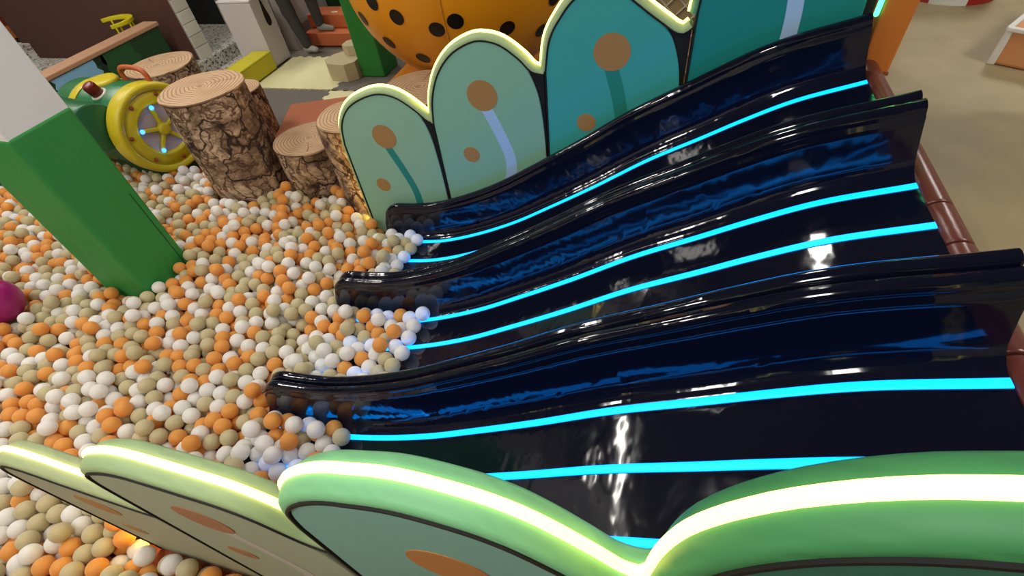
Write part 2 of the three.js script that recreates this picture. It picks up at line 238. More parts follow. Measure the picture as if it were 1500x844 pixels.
petalPanel({ label: 'sage petal panel with pale blue stem, behind the slides', group: 'petal panels behind the slides', zc: FZ, rimMat: farRim, faceMat: face(0x86bda2),
  rim: [[0.447, 0], [0.447, 0.82], [0.471, 0.955], [0.531, 1.085], [0.621, 1.18], [0.73, 1.232], [0.779, 1.237], [0.857, 1.22], [0.946, 1.158], [1.005, 1.1], [1.056, 1.09]], padRight: [[0.985, 1.09], [1.02, 0.99], [1.038, 0.85], [1.045, 0.7], [1.045, 0.4]],
  spots: [[0.745, 0.978, 0.078], [0.638, 0.647, 0.046]], stem: { m: stemPale, w: 0.058, pts: [[0.76, 0.91], [0.82, 0.76], [0.855, 0.64], [0.845, 0.52], [0.78, 0.4], [0.72, 0.25]] } });
petalPanel({ label: 'teal petal panel with dark stem, behind the slides', group: 'petal panels behind the slides', zc: FZ, rimMat: farRim, faceMat: face(0x3aaba6),
  rim: [[1.06, 0], [1.06, 1.1], [1.085, 1.24], [1.13, 1.32], [1.2, 1.4], [1.29, 1.44], [1.36, 1.435], [1.43, 1.39], [1.5, 1.34], [1.56, 1.3], [1.61, 1.268], [1.64, 1.264], [1.667, 1.285]], padRight: [[1.575, 1.27], [1.612, 1.2], [1.64, 1.1], [1.652, 0.95], [1.655, 0.5]],
  spots: [[1.359, 1.187, 0.079], [1.254, 0.861, 0.045]], stem: { m: stemDark, w: 0.06, pts: [[1.36, 1.12], [1.4, 0.98], [1.425, 0.84], [1.42, 0.7], [1.4, 0.5]] } });
petalPanel({ label: 'dark teal petal panel, tallest of the row behind the slides', group: 'petal panels behind the slides', zc: FZ, rimMat: mat(0x5fa57a, 0.6), faceMat: face(0x098a86),
  rim: [[1.673, 0], [1.673, 1.33], [1.69, 1.48], [1.73, 1.57], [1.8, 1.65], [1.92, 1.71], [2.04, 1.71], [2.15, 1.66], [2.23, 1.56], [2.275, 1.42]], padRight: [[2.2, 1.55], [2.235, 1.4], [2.24, 1.0], [2.24, 0.5]],
  spots: [[1.97, 1.53, 0.08], [1.835, 1.105, 0.046]], stem: { m: stemPale, w: 0.055, pts: [[2.0, 1.46], [2.02, 1.3], [2.015, 1.1], [1.98, 0.9]] } });
const NZ = 1.955;
petalPanel({ label: 'olive green petal panel at the open end of the near fence', group: 'petal panels of the near fence', zc: NZ, litFoot: -1, rimMat: mat(0xa9b888, 0.55), faceMat: face(0xa0a88e),
  rim: [[-0.145, 0], [-0.145, 0.7], [-0.125, 0.79], [-0.06, 0.852], [0.016, 0.867], [0.08, 0.857], [0.134, 0.838], [0.191, 0.825], [0.3, 0.8], [0.39, 0.785], [0.438, 0.785]], padRight: [[0.38, 0.755], [0.41, 0.68], [0.424, 0.45], [0.425, 0.2]],
  spots: [[0.12, 0.66, 0.07], [0.028, 0.38, 0.045]] });
petalPanel({ label: 'grey-green petal panel with two orange-brown spots in the near fence', group: 'petal panels of the near fence', zc: NZ, rimMat: mat(0x9cb786, 0.55), faceMat: face(0x9aaa90),
  rim: [[0.437, 0], [0.437, 0.98], [0.455, 1.06], [0.545, 1.122], [0.629, 1.15], [0.715, 1.148], [0.794, 1.14], [0.87, 1.13], [0.93, 1.1], [0.969, 1.06], [1.01, 1.02], [1.05, 1.005]], padRight: [[0.99, 1.01], [1.022, 0.91], [1.038, 0.7], [1.042, 0.4]],
  spots: [[0.7, 0.94, 0.075, mat(0xa0704a, 0.65)], [0.62, 0.62, 0.046, mat(0xa0704a, 0.65)]], stem: { m: mat(0xb4b7ae, 0.65), w: 0.05, pts: [[0.73, 0.87], [0.79, 0.72], [0.82, 0.6], [0.8, 0.45], [0.76, 0.3]] } });
petalPanel({ label: 'green padded petal panel with a long orange spot in the near fence', group: 'petal panels of the near fence', zc: NZ, rimMat: mat(0x7cc48e, 0.55), faceMat: face(0x72aca0),
  rim: [[1.058, 0], [1.058, 1.16], [1.072, 1.24], [1.1, 1.285], [1.141, 1.328], [1.195, 1.366], [1.245, 1.386], [1.293, 1.403], [1.334, 1.409], [1.381, 1.407], [1.425, 1.4], [1.468, 1.382], [1.51, 1.35], [1.554, 1.308], [1.6, 1.263], [1.632, 1.256], [1.655, 1.266], [1.666, 1.29]], padRight: [[1.575, 1.275], [1.612, 1.2], [1.642, 1.05], [1.652, 0.85], [1.655, 0.5]],
  spots: [[1.35, 1.17, 0.076, mat(0xb07a40, 0.65)], [1.25, 0.86, 0.045, mat(0xb07a40, 0.65)]], stem: { m: stemDark, w: 0.055, pts: [[1.37, 1.1], [1.42, 0.95], [1.43, 0.8], [1.4, 0.6]] } });
petalPanel({ label: 'deep green padded petal panel, tallest of the near fence', group: 'petal panels of the near fence', zc: NZ, rimMat: mat(0x3f8c56, 0.55), faceMat: face(0x2a6e5a),
  rim: [[1.67, 0], [1.67, 1.3], [1.676, 1.4], [1.69, 1.475], [1.711, 1.527], [1.73, 1.56], [1.748, 1.586], [1.782, 1.622], [1.813, 1.646], [1.843, 1.662], [1.92, 1.69], [2.04, 1.69], [2.14, 1.64], [2.22, 1.54], [2.27, 1.4]], padRight: [[2.2, 1.53], [2.235, 1.38], [2.24, 1.0], [2.24, 0.5]],
  spots: [[1.97, 1.42, 0.078], [1.86, 1.1, 0.046]], stem: { m: stemPale, w: 0.055, pts: [[1.98, 1.34], [2.02, 1.2], [2.02, 1.0]] } });

// orange post and green neon tube where the far fence meets the platform
{
  const p = thing('orange_post', 'orange padded post at the corner of the platform', 'post', [2.36, 0.0, -0.09]);
  part('post', boxAt(-0.055, 0.055, 0, 2.2, -0.05, 0.05, 0.012), mat(0xc87428, 0.6), p); part('base_plate', boxAt(-0.055, 0.055, 1.1, 1.112, -0.055, 0.055), mat(0x8a4a22, 0.6), p);
  const n = thing('neon_tube', 'thin green neon tube on the end of the dark teal panel', 'light', [2.292, 1.3, -0.035]);
  part('tube', new THREE.CapsuleGeometry(0.009, 0.62, 6, 12).translate(0, 0.33, 0), glow(0.08, 1, 0.35, 2.6, 0x66ffaa), n); part('clip', boxAt(-0.012, 0.012, 0.3, 0.315, -0.014, 0.008, 0.003), blackMat, n);
  n.add(area(new THREE.Color().setRGB(0.08, 1, 0.35), 2, 0.6, 0.018, [-0.014, 0.33, 0.012], [-0.7, 0, 0.7], [0, 1, 0]));
}

// ---------------------------------------------------------------- logs
const barkMat = mat(0xffffff, 0.85, { map: barkTex, bumpMap: barkBump, bumpScale: 0.012 });
const barkEdge = mat(0x5d4330, 0.85);
const ringMats = ringTex.map((t) => mat(0xffffff, 0.75, { map: t }));
const LOGS = [[-1.35, -0.36, 0.27, 0.82, 'tallest bark-printed log stool standing in the balls'], [-2.95, -1.445, 0.3, 0.5, 'wide bark-printed log stool in front of the green low wall'], [-1.75, -1.0, 0.185, 0.5, 'slim bark-printed log stool hidden behind the tallest log'], [-0.8, -0.48, 0.235, 0.41, 'short bark-printed log stool between tallest log and petal panel'], [-0.26, -0.345, 0.225, 0.68, 'bark-printed log stool half behind the lowest sage panel'], [0.02, -0.78, 0.275, 0.66, 'log stool with ring-printed top below the spotted orange dome']];
LOGS.forEach(([x, z, R, h, label], i) => {
  const t = thing('log_stool', label, 'log', [x, 0, z], i * 1.3, 'log stools');
  const N = 48, prof = []; const rings = 12; const pos = [], uv = [], idx = [];
  for (let j = 0; j <= rings; j++) for (let k = 0; k <= N; k++) { const a = k / N * Math.PI * 2, y = (h - 0.012) * j / rings; let r = R * (1 + 0.02 * Math.sin(a * 3 + i) + 0.015 * Math.sin(a * 5 + 2 * i) + 0.012 * Math.sin(y * 9 + a * 2)); if (j === rings) r -= 0.004; pos.push(r * Math.cos(a), y, r * Math.sin(a)); uv.push(k / N * 1.0 + 0.13 * i, y / 0.9 + 0.3 * i); }
  for (let j = 0; j < rings; j++) for (let k = 0; k < N; k++) { const a = j * (N + 1) + k, b = a + 1, c = a + N + 1, d = c + 1; idx.push(a, c, b, b, c, d); }
  const g = new THREE.BufferGeometry(); g.setAttribute('position', new THREE.Float32BufferAttribute(pos, 3)); g.setAttribute('uv', new THREE.Float32BufferAttribute(uv, 2)); g.setIndex(idx); g.computeVertexNormals(); part('bark', g, barkMat, t);
  const sh = (k) => { const s = new THREE.Shape(); for (let q = 0; q <= N; q++) { const a = q / N * Math.PI * 2, r = R * k * (1 + 0.02 * Math.sin(a * 3 + i) + 0.015 * Math.sin(a * 5 + 2 * i) + 0.012 * Math.sin(h * 9 + a * 2)); q ? s.lineTo(r * Math.cos(a), r * Math.sin(a)) : s.moveTo(r * Math.cos(a), r * Math.sin(a)); } return s; };
  const top = new THREE.ExtrudeGeometry(sh(0.985), { depth: 0.008, bevelEnabled: true, bevelSize: 0.004, bevelThickness: 0.004, bevelSegments: 2, curveSegments: 4 }); const tp = top.attributes.position, tu = top.attributes.uv; for (let q = 0; q < tp.count; q++) tu.setXY(q, 0.5 + tp.getX(q) / (2.1 * R), 0.5 + tp.getY(q) / (2.1 * R)); top.rotateX(-Math.PI / 2).translate(0, h - 0.014, 0);
  part('cut_top', top, ringMats[i % 2], t).userData.label = 'pale cut face with growth rings';
  part('top_edge', new THREE.TorusGeometry(R * 0.99, 0.005, 6, 48).rotateX(Math.PI / 2).translate(0, h - 0.012, 0), barkEdge, t);
});

// ---------------------------------------------------------------- green padded pillar, magenta ball
{
  const t = thing('padded_pillar', 'square white pillar wrapped in green padding, standing in the balls', 'pillar', [-1.42, 0, 0.665]);
  part('column', boxAt(-0.176, 0.176, 0, CEIL + 0.12, -0.166, 0.166, 0.01), mat(0xe6e9e8, 0.6), t);
  const pm = mat(0x2a8a3e, 0.5, { bumpMap: bumpSoft, bumpScale: 0.006 });
  part('padding', boxAt(-0.182, 0.182, 0.01, 1.12, -0.172, 0.172, 0.022, 3), pm, t).userData.label = 'green vinyl padding';
  part('seam', boxAt(0.179, 0.1835, 0.05, 0.62, -0.128, -0.123, 0.001), mat(0x0b3516, 0.7), t);
  const b = thing('play_ball', 'large glossy magenta ball lying on the small balls', 'ball', [-2.0, 0.22, 1.15]);
  part('shell', new THREE.SphereGeometry(0.135, 40, 28), mat(0xa3186f, 0.35), b); part('valve', new THREE.CylinderGeometry(0.012, 0.012, 0.004, 16).translate(0, 0.1355, 0), mat(0x6e0f4a, 0.5), b);
}

// ---------------------------------------------------------------- green toy rocket with a yellow ring
{
  const t = thing('toy_submarine', 'green toy submarine with yellow ring front and blue lights', 'toy', [-2.085, 0.42, -0.48], -10 * Math.PI / 180);
  const G = mat(0x1c6b3c, 0.35), G2 = mat(0x1a5f36, 0.35), Yl = mat(0xc3b21c, 0.4), R = 0.335;
  const lathe = (pts, seg = 48) => new THREE.LatheGeometry(pts.map(([x, r]) => new THREE.Vector2(Math.max(r, 1e-4), x)), seg).rotateZ(-Math.PI / 2);   // axis along +x
  part('hull', lathe([[-1.05, 0], [-1.04, 0.12], [-0.98, 0.22], [-0.85, 0.29], [-0.65, 0.31], [-0.06, 0.314], [-0.05, 0]]), G, t);
  part('front_ring', lathe([[-0.11, 0.29], [-0.11, 0.322], [-0.09, R], [0.0, R], [0.025, R - 0.012], [0.03, R - 0.03], [0.02, R - 0.055], [0.004, R - 0.06], [0.004, 0.29], [-0.11, 0.29]]), Yl, t);
  part('front_plate', lathe([[-0.06, 0], [-0.06, 0.29], [0.004, 0.29], [0.006, 0.21], [0.014, 0.2], [0.014, 0.185], [0.0, 0.178], [-0.01, 0.17], [-0.01, 0.0]]), Yl, t);
  part('window_disc', lathe([[-0.012, 0], [-0.012, 0.172], [-0.006, 0.172], [-0.006, 0]]), mat(0xa79a98, 0.4), t);
  const star = new THREE.Group(); const wheel = part('star_wheel', lathe([[-0.006, 0], [-0.006, 0.05], [0.03, 0.045], [0.04, 0.03], [0.042, 0]], 28), Yl, t);
  for (let k = 0; k < 5; k++) { const a = k / 5 * Math.PI * 2 - 0.02, c = Math.cos(a), s = Math.sin(a);
    part('spoke', new RoundedBoxGeometry(0.028, 0.15, 0.03, 2, 0.01).translate(0.008, 0.095, 0).rotateX(a), Yl, wheel);
    const l = part('light_button', new THREE.SphereGeometry(0.018, 18, 12).scale(0.6, 1, 1).translate(0.02, c * 0.165, s * 0.165), glow(0.1, 0.5, 2.6, 1.2, 0x4499ff), t); l.userData.label = 'glowing blue button light';
    const pl = new THREE.PointLight(new THREE.Color().setRGB(0.1, 0.4, 1), 0.004); pl.position.set(0.04, c * 0.165, s * 0.165); pl.castShadow = true; t.add(pl); }
  for (let k = 0; k < 7; k++) { const a = k / 7 * Math.PI * 2 + 0.5; part('bolt', new THREE.SphereGeometry(0.016, 14, 10).scale(0.7, 1, 1).translate(0.01, Math.cos(a) * 0.25, Math.sin(a) * 0.25), mat(0x8a3a12, 0.5), t); }
  part('side_pod', new THREE.LatheGeometry([[0.0001, -0.42], [0.14, -0.42], [0.165, -0.38], [0.17, 0.0], [0.17, 0.13], [0.155, 0.155], [0.0001, 0.16]].map(([r, y]) => new THREE.Vector2(r, y)), 36).rotateZ(-Math.PI / 2).translate(-0.27, 0.16, 0.33), G2, t);
  const k = part('knob', new THREE.LatheGeometry([[0.0001, 0], [0.045, 0], [0.045, 0.08], [0.04, 0.095], [0.03, 0.1], [0.0001, 0.1]].map(([r, y]) => new THREE.Vector2(r, y)), 24).rotateX(0.35).translate(-0.3, 0.285, 0.115), mat(0x6e1216, 0.3), t); k.userData.label = 'dark red ribbed knob';
  part('knob_collar', new THREE.TorusGeometry(0.05, 0.01, 8, 28).rotateX(Math.PI / 2 + 0.35).translate(-0.3, 0.29, 0.115), mat(0xd8d6cc, 0.4), k);
  part('hatch', new THREE.LatheGeometry([[0.0001, 0], [0.11, 0], [0.115, 0.03], [0.1, 0.05], [0.05, 0.055], [0.03, 0.05], [0.0001, 0.05]].map(([r, y]) => new THREE.Vector2(r, y)), 32).translate(-0.44, 0.285, -0.02), Yl, t);
  part('handle', tube([[-0.03, 0.27, -0.13], [-0.03, 0.35, -0.13], [-0.06, 0.385, -0.13], [-0.29, 0.385, -0.13], [-0.33, 0.36, -0.13], [-0.34, 0.26, -0.13]], 0.018, 28, 10), mat(0xb5552a, 0.45), t);
  part('tail_band', lathe([[-0.62, 0.305], [-0.62, 0.318], [-0.54, 0.32], [-0.54, 0.308], [-0.62, 0.305]]), Yl, t);
  part('cradle', boxAt(-0.75, -0.02, -0.42, -0.2, -0.2, 0.2, 0.03), mat(0x15492b, 0.6), t);
}

// ---------------------------------------------------------------- low wall with mural, yellow chair
{
  const t = thing('low_wall', 'low dark green wall with tan top behind the submarine', 'wall', [-3.66, 0, 0]);
  part('body', boxAt(-0.17, 0.0, 0.0, 0.56, -2.24, 2.8, 0.01), mat(0x17401f, 0.7), t);
  part('top_board', boxAt(-0.185, 0.01, 0.56, 0.6, -2.26, 2.82, 0.008), mat(0xb58c6c, 0.6), t).userData.label = 'tan top board';
  const jag = (z0, z1, y0, y1, n, s) => { const L = [], Rr = [], R2 = mulberry(s); for (let k = 0; k <= n; k++) { const y = lerp(y0, y1, k / n); L.push([z0 + (R2() - 0.5) * 0.05, y]); Rr.unshift([z1 + (R2() - 0.5) * 0.05, y]); } return shapeOf([...L, ...Rr]); };
  const flat = (sh, d) => new THREE.ExtrudeGeometry(sh, { depth: d, bevelEnabled: false }).rotateY(Math.PI / 2).scale(1, 1, 1);
  // shapes drawn in (-z, y) and laid on the face that looks to +x
  const blue = jag(0.93, 1.4, 0.1, 0.555, 12, 5); part('mural_sky', flat(blue, 0.004), mat(0x86bfe6, 0.7), t).userData.label = 'blue painted patch with ragged edges';
  const dk = jag(1.4, 1.47, 0.1, 0.555, 12, 6); part('mural_shade', flat(dk, 0.003), mat(0x0f2c17, 0.7), t);
  const lg = jag(1.47, 1.85, 0.05, 0.555, 10, 8); part('mural_leaf', flat(lg, 0.003), mat(0x1d5526, 0.7), t);
  const sk2 = jag(-0.6, 0.2, 0.1, 0.555, 12, 9); part('mural_sky', flat(sk2, 0.003), mat(0xa8b8b2, 0.7), t);
  const R3 = mulberry(77); for (let k = 0; k < 7; k++) { const pts = [], cx = -0.05 + (R3() - 0.5) * 0.5, cy = 0.18 + R3() * 0.2; for (let q = 0; q < 14; q++) { const a = q / 14 * Math.PI * 2, r = 0.05 + 0.05 * (q % 2); pts.push([cx + r * Math.cos(a), cy + r * Math.sin(a)]); } part('mural_leaf', flat(shapeOf(pts), 0.005 + k * 0.0004), mat([0x2c5a2c, 0x24502a, 0x5a1d1a][k % 3], 0.7), t); }
  const c = thing('yellow_chair', 'yellow chair with a curved backrest behind the low wall', 'chair', [-4.12, 0.15, -2.14]);
  const ym = mat(0xc9bf10, 0.45);
  part('seat', new THREE.CylinderGeometry(0.19, 0.18, 0.03, 32).translate(0, 0.3, 0), ym, c);
  for (let k = 0; k < 4; k++) { const a = k * Math.PI / 2 + 0.78; part('leg', tube([[0.14 * Math.cos(a), 0.29, 0.14 * Math.sin(a)], [0.2 * Math.cos(a), 0.0, 0.2 * Math.sin(a)]], 0.013, 4, 8), ym, c); }
  const arcPts = []; for (let k = 0; k <= 16; k++) { const a = -0.3 + k / 16 * 3.7; arcPts.push([0.2 * Math.cos(a), 0.2 * Math.sin(a)]); }
  const out = arcPts.map(([x, z]) => [x, z]), inn = arcPts.map(([x, z], i) => { const w = 1 - 0.28 * Math.sin(Math.PI * i / 16); return [x * w, z * w]; }).reverse();
  part('backrest', new THREE.ExtrudeGeometry(shapeOf([...out, ...inn]), { depth: 0.025, bevelEnabled: true, bevelSize: 0.006, bevelThickness: 0.006, bevelSegments: 2 }).rotateX(-Math.PI / 2).translate(0, 0.47, 0), ym, c);
  for (const a of [0.1, 1.2, 2.0, 3.0]) part('back_post', tube([[0.16 * Math.cos(a), 0.3, -0.16 * Math.sin(a)], [0.18 * Math.cos(a), 0.48, -0.18 * Math.sin(a)]], 0.009, 4, 8), ym, c);
  c.rotation.y = -0.5;
  const s = thing('striped_bollard', 'orange and black striped bollard by the brown wall', 'bollard', [-6.45, 0.15, -2.5]);
  [[0, 0.1, 0xb58a3a], [0.1, 0.2, 0x2a1512], [0.2, 0.34, 0xb56a30], [0.34, 0.46, 0x7a241a]].forEach(([a, b, col]) => part('band', new THREE.CylinderGeometry(0.13 - a * 0.1, 0.13 - a * 0.08, b - a, 28).translate(0, (a + b) / 2, 0), mat(col, 0.6), s));
  const cb = thing('terrazzo_curb', 'speckled terrazzo curb beside the striped bollard', 'curb', [-6.12, 0.15, -2.12]); part('curb', uvMetres(boxAt(-0.08, 0.12, 0, 0.16, -0.28, 0.1, 0.01)), terrazzo, cb); part('cap', uvMetres(boxAt(-0.09, 0.13, 0.16, 0.18, -0.28, 0.11)), terrazzo, cb);
}

// ---------------------------------------------------------------- play corner behind: mats, blocks, cabinet, steps
function matTile(x0, x1, z0, z1, edges, m, label) {     // puzzle mat with toothed edges; edges: 4 flags (near, right, far, left) toothed
  const p = []; const T = 0.03, step = 0.062;
  const run = (ax, az, bx, bz, toothed, nx, nz, flip) => { const L = Math.hypot(bx - ax, bz - az), n = Math.max(1, Math.round(L / step)); for (let k = 0; k < n; k++) { const f0 = k / n, f1 = (k + 1) / n, o = toothed ? ((k + flip) % 2 ? T / 2 : -T / 2) : 0; const g0 = toothed ? f0 + 0.12 / n : f0, g1 = toothed ? f1 - 0.12 / n : f1; p.push([ax + (bx - ax) * g0 + nx * o, az + (bz - az) * g0 + nz * o], [ax + (bx - ax) * g1 + nx * o, az + (bz - az) * g1 + nz * o]); } };
  run(x0, z1, x1, z1, edges[0], 0, 1, 0); run(x1, z1, x1, z0, edges[1], 1, 0, 0); run(x1, z0, x0, z0, edges[2], 0, -1, 1); run(x0, z0, x0, z1, edges[3], -1, 0, 1);
  const g = new THREE.ExtrudeGeometry(shapeOf(p.map(([x, z]) => [x, -z])), { depth: 0.016, bevelEnabled: false }).rotateX(-Math.PI / 2).translate(0, -0.018, 0);
  return tag(part('foam_mat', g, m), label, 'mat', 'foam puzzle mats');
}
const creamMat = mat(0xd6d0a2, 0.8, { bumpMap: bumpSoft, bumpScale: 0.001 }), greyMat = mat(0x66605a, 0.8, { bumpMap: bumpSoft, bumpScale: 0.001 });
matTile(-2.64, -1.655, -2.87, -2.055, [1, 1, 1, 0], creamMat, 'cream puzzle foam mat beside the yellow block');
matTile(-1.655, -0.66, -2.055, -1.24, [1, 1, 1, 1], creamMat, 'cream puzzle foam mat beside the orange ramp pad');
matTile(-2.64, -1.655, -2.055, -1.24, [0, 1, 1, 0], greyMat, 'grey puzzle foam mat between the logs and the cream mat');
matTile(-1.655, -0.66, -2.87, -2.055, [1, 1, 0, 1], greyMat, 'grey puzzle foam mat under the green post');
{
  const y = thing('yellow_block', 'long yellow foam block beside the white cabinet', 'foam block', [-2.76, 0.0, -2.15]);
  part('block', boxAt(-0.115, 0.115, 0, 0.19, -0.4, 0.36, 0.012), mat(0xbdb31c, 0.6), y); part('zip_seam', boxAt(-0.116, 0.1165, 0.172, 0.175, -0.395, 0.355), mat(0x8e861a, 0.7), y);
  const c = thing('white_cabinet', 'white cabinet with a dark teardrop mark beside the cream mat', 'cabinet', [-2.87, 0, -2.73]);
  part('body', boxAt(-0.22, 0.19, 0.0, 0.66, -0.15, 0.15, 0.006), mat(0xc4bdbb, 0.6), c); part('top_board', boxAt(-0.225, 0.195, 0.66, 0.68, -0.155, 0.155, 0.004), mat(0xcfcac8, 0.6), c);
  const td = new THREE.Shape(); td.moveTo(0, 0); td.bezierCurveTo(0.035, 0.0, 0.04, 0.06, 0.02, 0.14); td.lineTo(0.004, 0.26); td.lineTo(-0.01, 0.26); td.bezierCurveTo(-0.012, 0.18, -0.04, 0.02, 0, 0);
  part('dark_mark', new THREE.ExtrudeGeometry(td, { depth: 0.003, bevelEnabled: false }).scale(1.6, 1, 1).rotateY(Math.PI / 2).translate(0.19, 0.38, -0.02), mat(0x1d1210, 0.6), c).userData.label = 'dark teardrop-shaped mark';
  const s = thing('foam_steps', 'orange two-tread foam steps behind the green post', 'steps', [-2.2, -0.002, -3.18]);
  const om = mat(0xbb6238, 0.6); part('tread_block', boxAt(-0.42, 0.5, 0, 0.15, -0.45, 0, 0.012), om, s); part('tread_block', boxAt(-0.42, 0.5, 0.15, 0.3, -0.45, -0.16, 0.012), om, s);
  const sc = part('paper_scrap', new THREE.CylinderGeometry(0.035, 0.04, 0.004, 9).scale(1.2, 1, 0.7), mat(0xd9c9a0, 0.8)); sc.position.set(-2.28, 0.301, -3.42); tag(sc, 'pale scrap lying on the upper orange step', 'scrap');
  const hw = thing('hedge_wall', 'dark green artificial hedge behind the orange steps', 'hedge', [-2.0, -0.002, -3.95]);
  part('backing', boxAt(-0.72, 0.9, 0, 1.6, -0.1, 0, 0.01), mat(0x123c1a, 0.9), hw); const R4 = mulberry(9); const lg = new THREE.ConeGeometry(0.014, 0.16, 5).scale(1, 1, 0.3); const lm = [mat(0x1f5a28, 0.8), mat(0x8fae8a, 0.8), mat(0x184a20, 0.8)];
  for (let k = 0; k < 120; k++) { const l = part('leaf', lg, lm[k % 7 === 0 ? 1 : k % 2 * 2], hw); l.position.set(-0.68 + R4() * 1.54, 0.1 + R4() * 1.4, 0.02 + R4() * 0.02); l.rotation.set(0.5, 0, (R4() - 0.5) * 2.4); }
  const gp = thing('green_post', 'tall green padded post behind the spotted orange dome', 'post', [-1.33, 0, -2.53]);
  part('padding', boxAt(-0.135, 0.135, -0.002, 1.7, -0.165, 0.165, 0.02), mat(0x23752b, 0.5, { bumpMap: bumpSoft, bumpScale: 0.008 }), gp); part('hem', boxAt(-0.137, 0.137, 0.08, 0.083, -0.167, 0.167, 0.001), mat(0x155020, 0.6), gp); part('column', boxAt(-0.1, 0.1, 1.7, CEIL + 0.12, -0.13, 0.13), mat(0xc9cdca, 0.6), gp);
  const cm = mat(0xb9ab86, 0.7);
  const poly = (pts, h, x, yy, z, name, label) => { const g = new THREE.ExtrudeGeometry(shapeOf(pts), { depth: h - 0.012, bevelEnabled: true, bevelSize: 0.006, bevelThickness: 0.006, bevelSegments: 2 }).rotateX(-Math.PI / 2).translate(0, 0.006, 0); const o = part(name, g, cm); o.position.set(x, yy, z); return tag(o, label, 'foam block'); };
  poly([[-0.2, -0.06], [-0.12, -0.15], [0.08, -0.18], [0.16, -0.1], [0.16, 0.1], [0.0, 0.17], [-0.1, 0.16], [-0.18, 0.08]], 0.18, -1.64, -0.002, -2.42, 'cream_block', 'many-sided cream foam block against the green post');
  poly([[-0.1, -0.06], [-0.03, -0.1], [0.1, -0.08], [0.1, 0.08], [-0.02, 0.1], [-0.1, 0.04]], 0.1, -1.575, 0.178, -2.56, 'cream_block', 'smaller cream foam block lying on the many-sided one');
  const pad = thing('ramp_pad', 'orange-brown foam pad on the floor behind the short log', 'foam pad', [-1.29, -0.002, -1.23], 20 * Math.PI / 180);
  part('pad', boxAt(-0.33, 0.6, 0, 0.12, -0.42, 0.2, 0.012), mat(0xa9603c, 0.65), pad); part('seam', boxAt(-0.331, 0.601, 0.058, 0.062, -0.421, 0.201), mat(0x7c4228, 0.7), pad);
}

// ---------------------------------------------------------------- spotted orange dome
{
  const cx = 0.1, cy = 1.2, cz = -1.72, R = 0.88;
  const t = thing('spotted_dome', 'big glossy orange dome with black spots behind the petal panels', 'play dome', [cx, cy, cz]);
  const om = mat(0xeb9d1c, 0.32), om2 = mat(0xe0931a, 0.32);
  const half = (a0, a1) => new THREE.SphereGeometry(R, 48, 40, a0, a1).scale(1, 0.93, 1);
  // two shells meeting at an upright seam
  const seamDir = [0.16, 0.987], phi = Math.atan2(seamDir[1], -seamDir[0]);
  part('shell', half(phi, Math.PI), om, t); part('shell', half(phi + Math.PI, Math.PI), om2, t);
  part('seam', new THREE.TorusGeometry(R + 0.001, 0.007, 8, 90, Math.PI).rotateZ(-Math.PI / 2).rotateY(-Math.atan2(seamDir[1], seamDir[0])).scale(1, 0.93, 1), mat(0xd89030, 0.4), t);
  const sm = mat(0x0d0b0b, 0.4);
  // unit directions of the spots over the dome; the back of it repeats them
  const spots = [[-0.202, -0.173, 0.964], [0.089, -0.264, 0.960], [0.235, -0.212, 0.949], [-0.131, -0.535, 0.835], [-0.402, -0.418, 0.815], [-0.395, -0.081, 0.915], [0.552, -0.330, 0.766], [0.740, -0.445, 0.503], [-0.606, -0.253, 0.754], [0.378, 0.009, 0.926], [0.072, 0.060, 0.996], [0.696, -0.062, 0.715], [0.379, -0.674, 0.634], [0.846, -0.210, 0.490], [0.536, 0.185, 0.824], [0.234, 0.245, 0.941], [-0.074, 0.206, 0.976], [0.779, 0.083, 0.622]];
  for (const [nx, ny, nz] of [...spots, ...spots.map(([x, y, z]) => [-x, y, -z])]) { const n = new THREE.Vector3(nx, ny, nz).normalize();
    const cap = new THREE.SphereGeometry(R + 0.004, 20, 4, 0, Math.PI * 2, 0, 0.06); cap.applyQuaternion(new THREE.Quaternion().setFromUnitVectors(new THREE.Vector3(0, 1, 0), n)); cap.scale(1, 0.93, 1); part('spot', cap, sm, t).userData.label = 'round black spot'; }
  const b = thing('dome_base', 'rounded orange base block under the spotted dome', 'base', [-0.2, -0.002, -1.85]); part('block', boxAt(-0.5, 0.75, 0, 0.37, -0.42, 0.42, 0.12, 5), mat(0xc9791c, 0.5), b); part('foot', boxAt(-0.42, 0.67, 0, 0.03, -0.44, 0.44, 0.01), blackMat, b);
}
// net panel glimpsed between the teal panels
{
  const t = thing('net_panel', 'brown board with a white diamond net between the teal panels', 'net', [1.6, 0, -1.0]);
  part('board', boxAt(-0.35, 0.35, 0, 1.7, -0.03, 0, 0.005), mat(0xb09a70, 0.8), t);
  const cord = mat(0xd8cfb8, 0.7), sp = 0.105;
  for (let k = -8; k < 26; k++) for (const s of [-1, 1]) { const f = (x) => 0.06 + k * sp + s * (x + 0.0) * 1.0; let xa = -0.34, xb = 0.34; const cl = (x) => f(x) > 0.02 && f(x) < 1.68; const st = 40; let a = null, b = null; for (let i = 0; i <= st; i++) { const x = lerp(xa, xb, i / st); if (cl(x)) { if (a === null) a = x; b = x; } } if (a !== null && b - a > 0.05) part('cord', tube([[a, f(a), 0.006], [b, f(b), 0.006]], 0.005, 2, 6), cord, t); }
}
